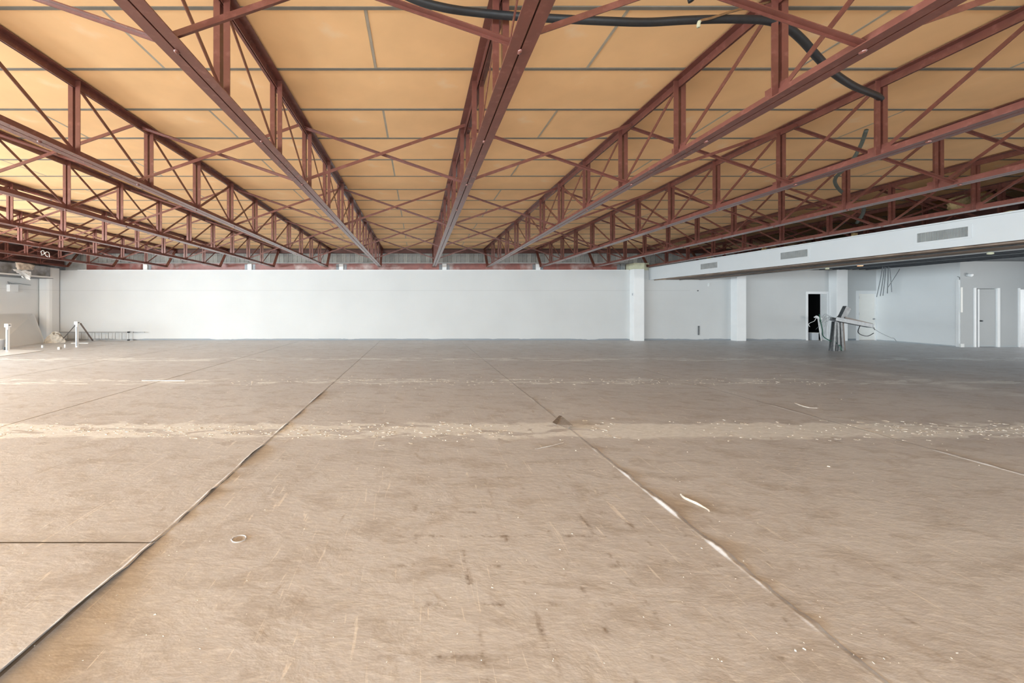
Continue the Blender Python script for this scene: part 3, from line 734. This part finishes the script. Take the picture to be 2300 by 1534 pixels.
hp([(1735,3,3.55),(1690,14,3.45),(1640,27,3.38),(1600,40,3.33),(1578,45,3.31),(1571,49,3.30),(1569,60,3.30)], .010, 'pipe_run', M['copper'], t)
hp([(1571,48,3.3),(1569,54,3.30),(1569,61,3.3)], .014, 'nozzle', M['yellowed'], t, 3)
o = hp([(1549,-20,3.3),(1551,-4,3.3),(1553,3,3.3)], .024, 'pipe_end', M['hose'], None, 3); tag(o, 'dark open pipe end poking down from the ceiling at the top edge', 'pipe')

# ------------------------------------------------------------------ left corner
def bollard(px, py, ptop, label, bar=False):
    b = floor_at(px, py); h = (py-ptop)/F*b.y
    t = empty('bollard', (b.x, b.y, 0)); tag(t, label, 'post', 'white posts in the left corner')
    MB().box(-.038,.038,-.038,.038,.006,h-.12).obj('post_shaft', M['white'], t, bevel=.008)
    MB().box(-.065,.065,-.065,.065,h-.12,h).obj('post_cap', M['film'], t, bevel=.01)
    MB().tube([(.06,-.02,h-.05),(.10,-.02,h-.05)], .02, 8).obj('side_bolt', M['galvdark'], t)
    MB().bar((.022,-.046,.05),(.022,-.046,h-.2), .03, .012, up=(0,1,0)).obj('side_channel', M['galv'], t)
    return t, b
bollard(17.5, 790, 727, 'white square-capped post at the left edge, beside the grey tub')
bt, bb_ = bollard(173, 780, 722, 'white square-capped post standing before the ladder')
o = MB().tube([(bb_.x-.11, bb_.y+.10, .90),(-16.2, 17.80, .035)], .018, 6).obj('prop_rod', M['galvdark']); tag(o, 'thin grey rod leaning against the left side of the ladder post', 'rod')
o = MB().bar((bb_.x+.02, bb_.y+.13, .92),(-14.8, 17.82, .035), .05, .03).obj('prop_bar', M['rust']); tag(o, 'brown metal bar leaning against the right side of the ladder post', 'bar')
# ladder on its side along the wall
t = empty('ladder', (-16.4, 18.1, 0)); tag(t, 'aluminium ladder lying on its long side against the far wall', 'ladder')
MB().box(0,3.25,-.03,.03,.01,.055).obj('stile', M['alu'], t, bevel=.004)
MB().box(-.2,3.25,-.03,.03,.375,.42).obj('stile', M['alu'], t, bevel=.004)
MB().box(3.25,3.75,-.0,.03,.385,.41).obj('stile_extension', M['galv'], t)
for z in (.03, .398): MB().box(3.0,3.1,-.05,.04,z-.035,z+.035).obj('foot_cap', M['hose'], t)
for k in range(10): MB().tube([(.22+k*.312,0,.05),(.22+k*.312,0,.38)], .016, 6).obj('rung', M['alu'], t)
# crumpled dust sheet
def crumple(name, x, y, rx, ry, rz, m, label, cat, seed, sub_=24):
    rnd = random.Random(seed); v = []; f = []; nu, nv = sub_, sub_//2
    ph = [(rnd.uniform(0,6.28), rnd.uniform(2,7), rnd.uniform(2,6)) for _ in range(6)]
    for j in range(nv+1):
        th = math.pi/2*j/nv
        for i in range(nu):
            a = 2*math.pi*i/nu; r = 1
            for k, (p_, fa, fb) in enumerate(ph): r += .10*math.sin(round(fa)*a+p_+fb*th)/(1+k*.3)
            r += rnd.uniform(-.06,.06)
            v.append((math.cos(a)*math.cos(th)*rx*r, math.sin(a)*math.cos(th)*ry*r, .006+math.sin(th)*rz*(r if j else 1)))
    for j in range(nv):
        for i in range(nu):
            f.append((j*nu+i, j*nu+(i+1) % nu, (j+1)*nu+(i+1) % nu, (j+1)*nu+i))
    me = bpy.data.meshes.new(name); me.from_pydata(v, [], f); me.materials.append(m)
    o = link(name, me, None, (x, y, 0)); tag(o, label, cat); return o
p = floor_at(118, 770); crumple('dust_sheet', p.x+.12, p.y-.02, .36, .26, .40, M['sack'], 'crumpled beige dust sheet heaped at the ladder end in the left corner', 'dust sheet', 4)
# leaning board
a = floor_at(101, 769.5); b = floor_at(22, 781); d_ = (b-a).normalized(); a2 = a; b2 = a + d_*3.1
tl = Vector((XL+.03, 17.56, 1.29)); tl2 = Vector((XL+.03, b2.y+.2, 1.26))
mb = MB(); th = Vector((.02,0,.006))
A = [a2+Vector((0,0,.008)), b2+Vector((0,0,.008)), tl2, tl]
nrm = (A[1]-A[0]).cross(A[3]-A[0]).normalized()*.018
mb.v = [tuple(p_) for p_ in A]+[tuple(p_+nrm) for p_ in A]
mb.f = [(0,1,2,3),(7,6,5,4),(0,4,5,1),(1,5,6,2),(2,6,7,3),(3,7,4,0)]
tag(mb.obj('plasterboard_sheet', M['board']), 'large white board leaning against the left wall', 'board')
# flat sheet on the floor, tub and small scraps
a, b, c_ = floor_at(96, 788), floor_at(0, 802), floor_at(-120, 800)
mb = MB(); pts = [floor_at(97,788.5), floor_at(30,786), floor_at(-110,790), floor_at(-190,822), floor_at(0,801.5), floor_at(55,794.5)]
mb.v = [(p_.x,p_.y,.008) for p_ in pts]+[(p_.x,p_.y,.022) for p_ in pts]; n = len(pts)
mb.f = [tuple(range(n)), tuple(range(n,2*n))[::-1]]+[(i, n+i, n+(i+1) % n, (i+1) % n) for i in range(n)]
tag(mb.obj('floor_board', M['film']), 'pale flat sheet lying on the floor at the left edge', 'board')
p = floor_at(-7, 787)
t = empty('tub', (p.x, p.y, 0)); tag(t, 'grey plastic tub cut off by the left edge, beside the first post', 'tub')
MB().tube([(0,0,.006),(0,0,.38)], [.17,.21], 20).obj('tub_body', M['tub'], t, smooth=False)
MB().tube([(0,0,.375),(0,0,.405)], [.225,.225], 20).obj('tub_rim', M['board'], t)
for (x, y, s, lb, nm, m_) in ((134,785,.045,'small tan block standing on the floor left of the ladder post','wood_block','sack'),(146,781,.018,'tiny white upright peg between the tan block and the post','peg','film'),(96,781,.03,'tiny pale scrap on the floor in front of the leaning board','scrap','board'),(10,787.5,.02,'dark fixing scrap at the foot of the first post','scrap','galvdark')):
    p = floor_at(x, y); o = MB().box(p.x-s,p.x+s,p.y-s,p.y+s,.006,.006+(.09 if s > .02 else .12)).obj(nm, M[m_]); tag(o, lb, 'block' if nm == 'wood_block' else nm)
p = floor_at(179, 771.5); o = MB().box(p.x-.35,p.x+.38,p.y-.03,p.y+.03,.006,.035).obj('timber_strip', M['board']); tag(o, 'white strip lying flat on the floor behind the ladder post', 'strip')
p = floor_at(368, 855.5); o = MB().bar((p.x-.46,p.y,.011),(p.x+.46,p.y-.03,.011), .018, .009).obj('timber_strip', M['board']); tag(o, 'long thin white strip on the open floor at centre left', 'strip')
# box, cable and torn plastic on the left wall
p = at(40, 648, 16.9)
t = empty('electrical_box', (XL, 16.6, 2.38)); tag(t, 'small white box on the left wall with a cable running from its top', 'box')
MB().box(.001,.14,-.18,.18,-.17,.13).obj('box_body', M['film'], t, bevel=.008)
MB().tube(smooth_path([(.05,-.1,.13),(.07,-.2,.24),(.06,0,.17),(.05,.2,.19),(.03,.6,.16),(.03,.82,.15)]), .010, 6).obj('cable', M['galv'], t, smooth=True)
def film(name, pts, label, m):
    n = 10; v = []; f = []; rnd = random.Random(9)
    for j in range(n+1):
        for i in range(n+1):
            u, w = i/n, j/n
            top = Vector(pts[0]).lerp(Vector(pts[1]), u); bot = Vector(pts[3]).lerp(Vector(pts[2]), u)
            p = top.lerp(bot, w); v.append((p.x+.10*math.sin(u*9+w*3)*w+rnd.uniform(-.02,.02), p.y+rnd.uniform(-.03,.03), p.z+rnd.uniform(-.04,.04)*(1+2*(j == n))))
    for j in range(n):
        for i in range(n): f.append((j*(n+1)+i, j*(n+1)+i+1, (j+1)*(n+1)+i+1, (j+1)*(n+1)+i))
    me = bpy.data.meshes.new(name); me.from_pydata(v, [], f); me.materials.append(m)
    o = link(name, me); tag(o, label, 'sheeting'); return o
# duct box high on the left wall and what hangs off it
t = empty('ceiling_duct', (0,0,0)); tag(t, 'grey boxed duct high along the left wall under the trusses', 'duct')
MB().box(XL, XL+.92, 14.0, 17.4, 2.90, 3.33).obj('duct_body', M['duct'], t)
MB().box(XL, XL+1.0, 14.0, 17.42, 2.83, 2.899).obj('duct_ledge', M['leftwall'], t)
MB().box(XL, XL+1.02, 14.0, 17.44, 2.815, 2.829).obj('ledge_edge', M['galvdark'], t)
film('plastic_sheet', [at(26,604,15.63), at(70,609,16.42), at(72,626,16.44), at(52,622,16.08)], 'torn bright white plastic sheet hanging from the duct ledge at upper left', M['film'])
slab('insulation_roll', [at(34,590,15.4), at(38,604,15.4), at(72,609,16.0), at(76,597,16.0)], .05, mat('pale_brown_fibre', (.55,.46,.38), .95, var=.4, vscale=9), 'pale brown torn insulation sitting on the duct ledge at upper left', 'insulation', 8)
slab('insulation_roll', [at(-20,590,15.05), at(-20,603,15.05), at(9,606,15.6), at(9,592,15.6)], .08, M['wool'], 'yellow insulation piece at the extreme left edge above the duct ledge', 'insulation', 12)
o = MB().box(XL+.05, XL+.10, 15.6, 19.0, 3.5, 4.2).obj('steel_panel', M['brown']); tag(o, 'dark brown steel panel in the upper left corner behind the trusses', 'panel')
t = empty('loose_cable', (0,0,0)); tag(t, 'loose white looped cables hanging from a truss at far left', 'cable')
for l in ([(88,576),(94,572),(92,565),(98,563),(100,570),(104,566)],[(90,575),(98,571),(104,566),(110,568),(111,578)],[(99,566),(103,574),(108,577)]):
    hp([(x, y, 14.80) for x, y in l], .011, 'cable_strand', M['wire'], t, 4)

# ------------------------------------------------------------------ small relief on the floor
def ribbon(name, pts, w, hgt, label, cat, m=None, seed=1):
    """a curled scrap of backing standing on edge"""
    rnd = random.Random(seed); P = smooth_path([floor_at(x, y) for x, y in pts], 6); v = []; f = []
    n = len(P)
    for k, p in enumerate(P):
        t_ = k/(n-1); h = hgt*math.sin(math.pi*min(1, t_*1.15+.05))**.6 if 0 < t_*1.15+.05 < 1 else hgt*.25
        h = max(h, .006)+rnd.uniform(-.002,.002)
        v += [(p.x-w, p.y, .0055), (p.x-w*.3, p.y, .007+h*.6), (p.x+w*.15, p.y, .007+h), (p.x+w*.2, p.y, .003+h)]
    for k in range(n-1):
        for j in range(3): a = k*4+j; f.append((a, a+1, a+5, a+4))
    me = bpy.data.meshes.new(name); me.from_pydata(v, [], f); me.materials.append(m or M['chip'])
    for p in me.polygons: p.use_smooth = True
    o = link(name, me); tag(o, label, cat); return o
ribbon('curled_strip', [(1530,1112),(1538,1121),(1552,1128),(1572,1137),(1590,1146),(1596,1152)], .012, .016, 'pale curled strip of backing on the floor right of the middle seam', 'scrap', seed=2)
ribbon('curled_strip', [(1786,906),(1800,912),(1815,916),(1838,918)], .02, .014, 'thin curled strip on the floor at right, beyond the pale band', 'scrap', seed=3)
ribbon('curled_strip', [(1205,1010),(1240,1003),(1265,996)], .02, .008, 'short pale scrap lying in the scraped band beside the middle seam', 'scrap', seed=5)
# lifted flap folded back beside the middle seam
p0 = floor_at(1262, 964)
t = MB(); A = [floor_at(1251,955), floor_at(1273,963), floor_at(1287,963), floor_at(1261,942)]
t.v = [(A[0].x,A[0].y,.008),(A[1].x,A[1].y,.008),(A[2].x,A[2].y,.045),(A[3].x,A[3].y,.05),(A[0].x-.05,A[0].y+.03,.03),(A[3].x-.03,A[3].y,.055)]
t.f = [(0,1,2,3),(0,3,5,4)]
o = t.obj('lifted_flap', mat('dark_flap_underside', (.24,.20,.165), .9, var=.3, vscale=30)); tag(o, 'dark lifted flap of backing folded up at the middle seam in the scraped band', 'flap')
sm = o.modifiers.new('thickness', 'SOLIDIFY'); sm.thickness = .004
# round hole with a raised rim
t = MB(); P = floor_at(537,1212); ring = [(P.x+math.cos(k/20*6.283)*.045*(1+.08*math.sin(k*3)), P.y+math.sin(k/20*6.283)*.04, .007) for k in range(21)]
t.tube(ring, .0035, 6, False); o = t.obj('floor_ring', M['floor'], smooth=True); tag(o, 'small round raised ring in the floor, right of the left seam', 'ring')
o = MB().tube([(P.x,P.y,.0052),(P.x,P.y,.0065)], .02, 10).obj('floor_plug', M['slab']); tag(o, 'small dark plug in the centre of the floor ring', 'plug')
# loose crumbs of adhesive: nobody could count them
rnd = random.Random(21); mb = MB()
for k in range(560):
    y = 1.7 + 13*rnd.random()**2.0; x = rnd.uniform(-1.05,1.45)*y
    if rnd.random() < .35: x = rnd.choice((-1.745,1.915,5.575)) + rnd.gauss(.12,.16); 
    if rnd.random() < .25: y = rnd.gauss(4.9,.2); x = rnd.uniform(-5,7.5)
    if (5.4 < x < 7 and 5.5 < y < 6.8) or (1.2 < x < 2.2 and 4.7 < y < 5.5) or (-6.2 < x < -4.4 and 8 < y < 8.6) or (1.3 < x < 6.2 and 2.7 < y < 6.8 and abs(x-1.915) > .02 and rnd.random() < .25): continue
    s = rnd.uniform(.0006,.0017)*(1+.12*y)*(2 if rnd.random() < .06 else 1); a = rnd.random()*3.14; l = rnd.uniform(1,3.2)
    b = len(mb.v); ca, sa = math.cos(a), math.sin(a)
    for (u, w, z) in ((-l,-1,0),(l,-1,0),(l,1,0),(-l,1,0),(-l*.6,-.5,1.2),(l*.6,-.6,1.2),(l*.5,.6,1.4),(-l*.5,.5,1.2)):
        mb.v.append((x+(u*ca-w*sa)*s, y+(u*sa+w*ca)*s, .0055+z*s))
    mb.f += [tuple(b+i for i in q_) for q_ in ((4,5,6,7),(0,1,5,4),(1,2,6,5),(2,3,7,6),(3,0,4,7))]
for k in range(900):                        # torn flakes along the scraped bands
    y = rnd.gauss(4.92,.17) if rnd.random() < .75 else rnd.gauss(8.15,.2)
    x = rnd.uniform(-5.5,8.5)
    if 2.4 < x < 5.6 and abs(y-4.92) < .24 and rnd.random() < .8: continue
    if (1.2 < x < 2.2 and 4.6 < y < 5.6) or (x < -4.3 and y > 7.8): continue
    s = rnd.uniform(.006,.026); a = rnd.gauss(0,.5); l = rnd.uniform(1,2.6); n_ = rnd.randint(5,7); b = len(mb.v); ca, sa = math.cos(a), math.sin(a)
    for lv in (0, 1):
        for q in range(n_):
            t_ = 6.283*q/n_; rr = s*(1 if lv == 0 else .8)*(.6+.6*((q*7+k) % 5)/5)
            u, w = math.cos(t_)*rr*l, math.sin(t_)*rr
            mb.v.append((x+u*ca-w*sa, y+u*sa+w*ca, .0052+lv*(.001+.0035*((k+q) % 3 == 0))))
    mb.f.append(tuple(b+n_+q for q in range(n_)))
    for q in range(n_): mb.f.append((b+q, b+(q+1) % n_, b+n_+(q+1) % n_, b+n_+q))
o = mb.obj('floor_crumbs', M['chip']); tag(o, 'pale crumbs of dried adhesive scattered over the floor', 'crumbs', None, 'stuff')
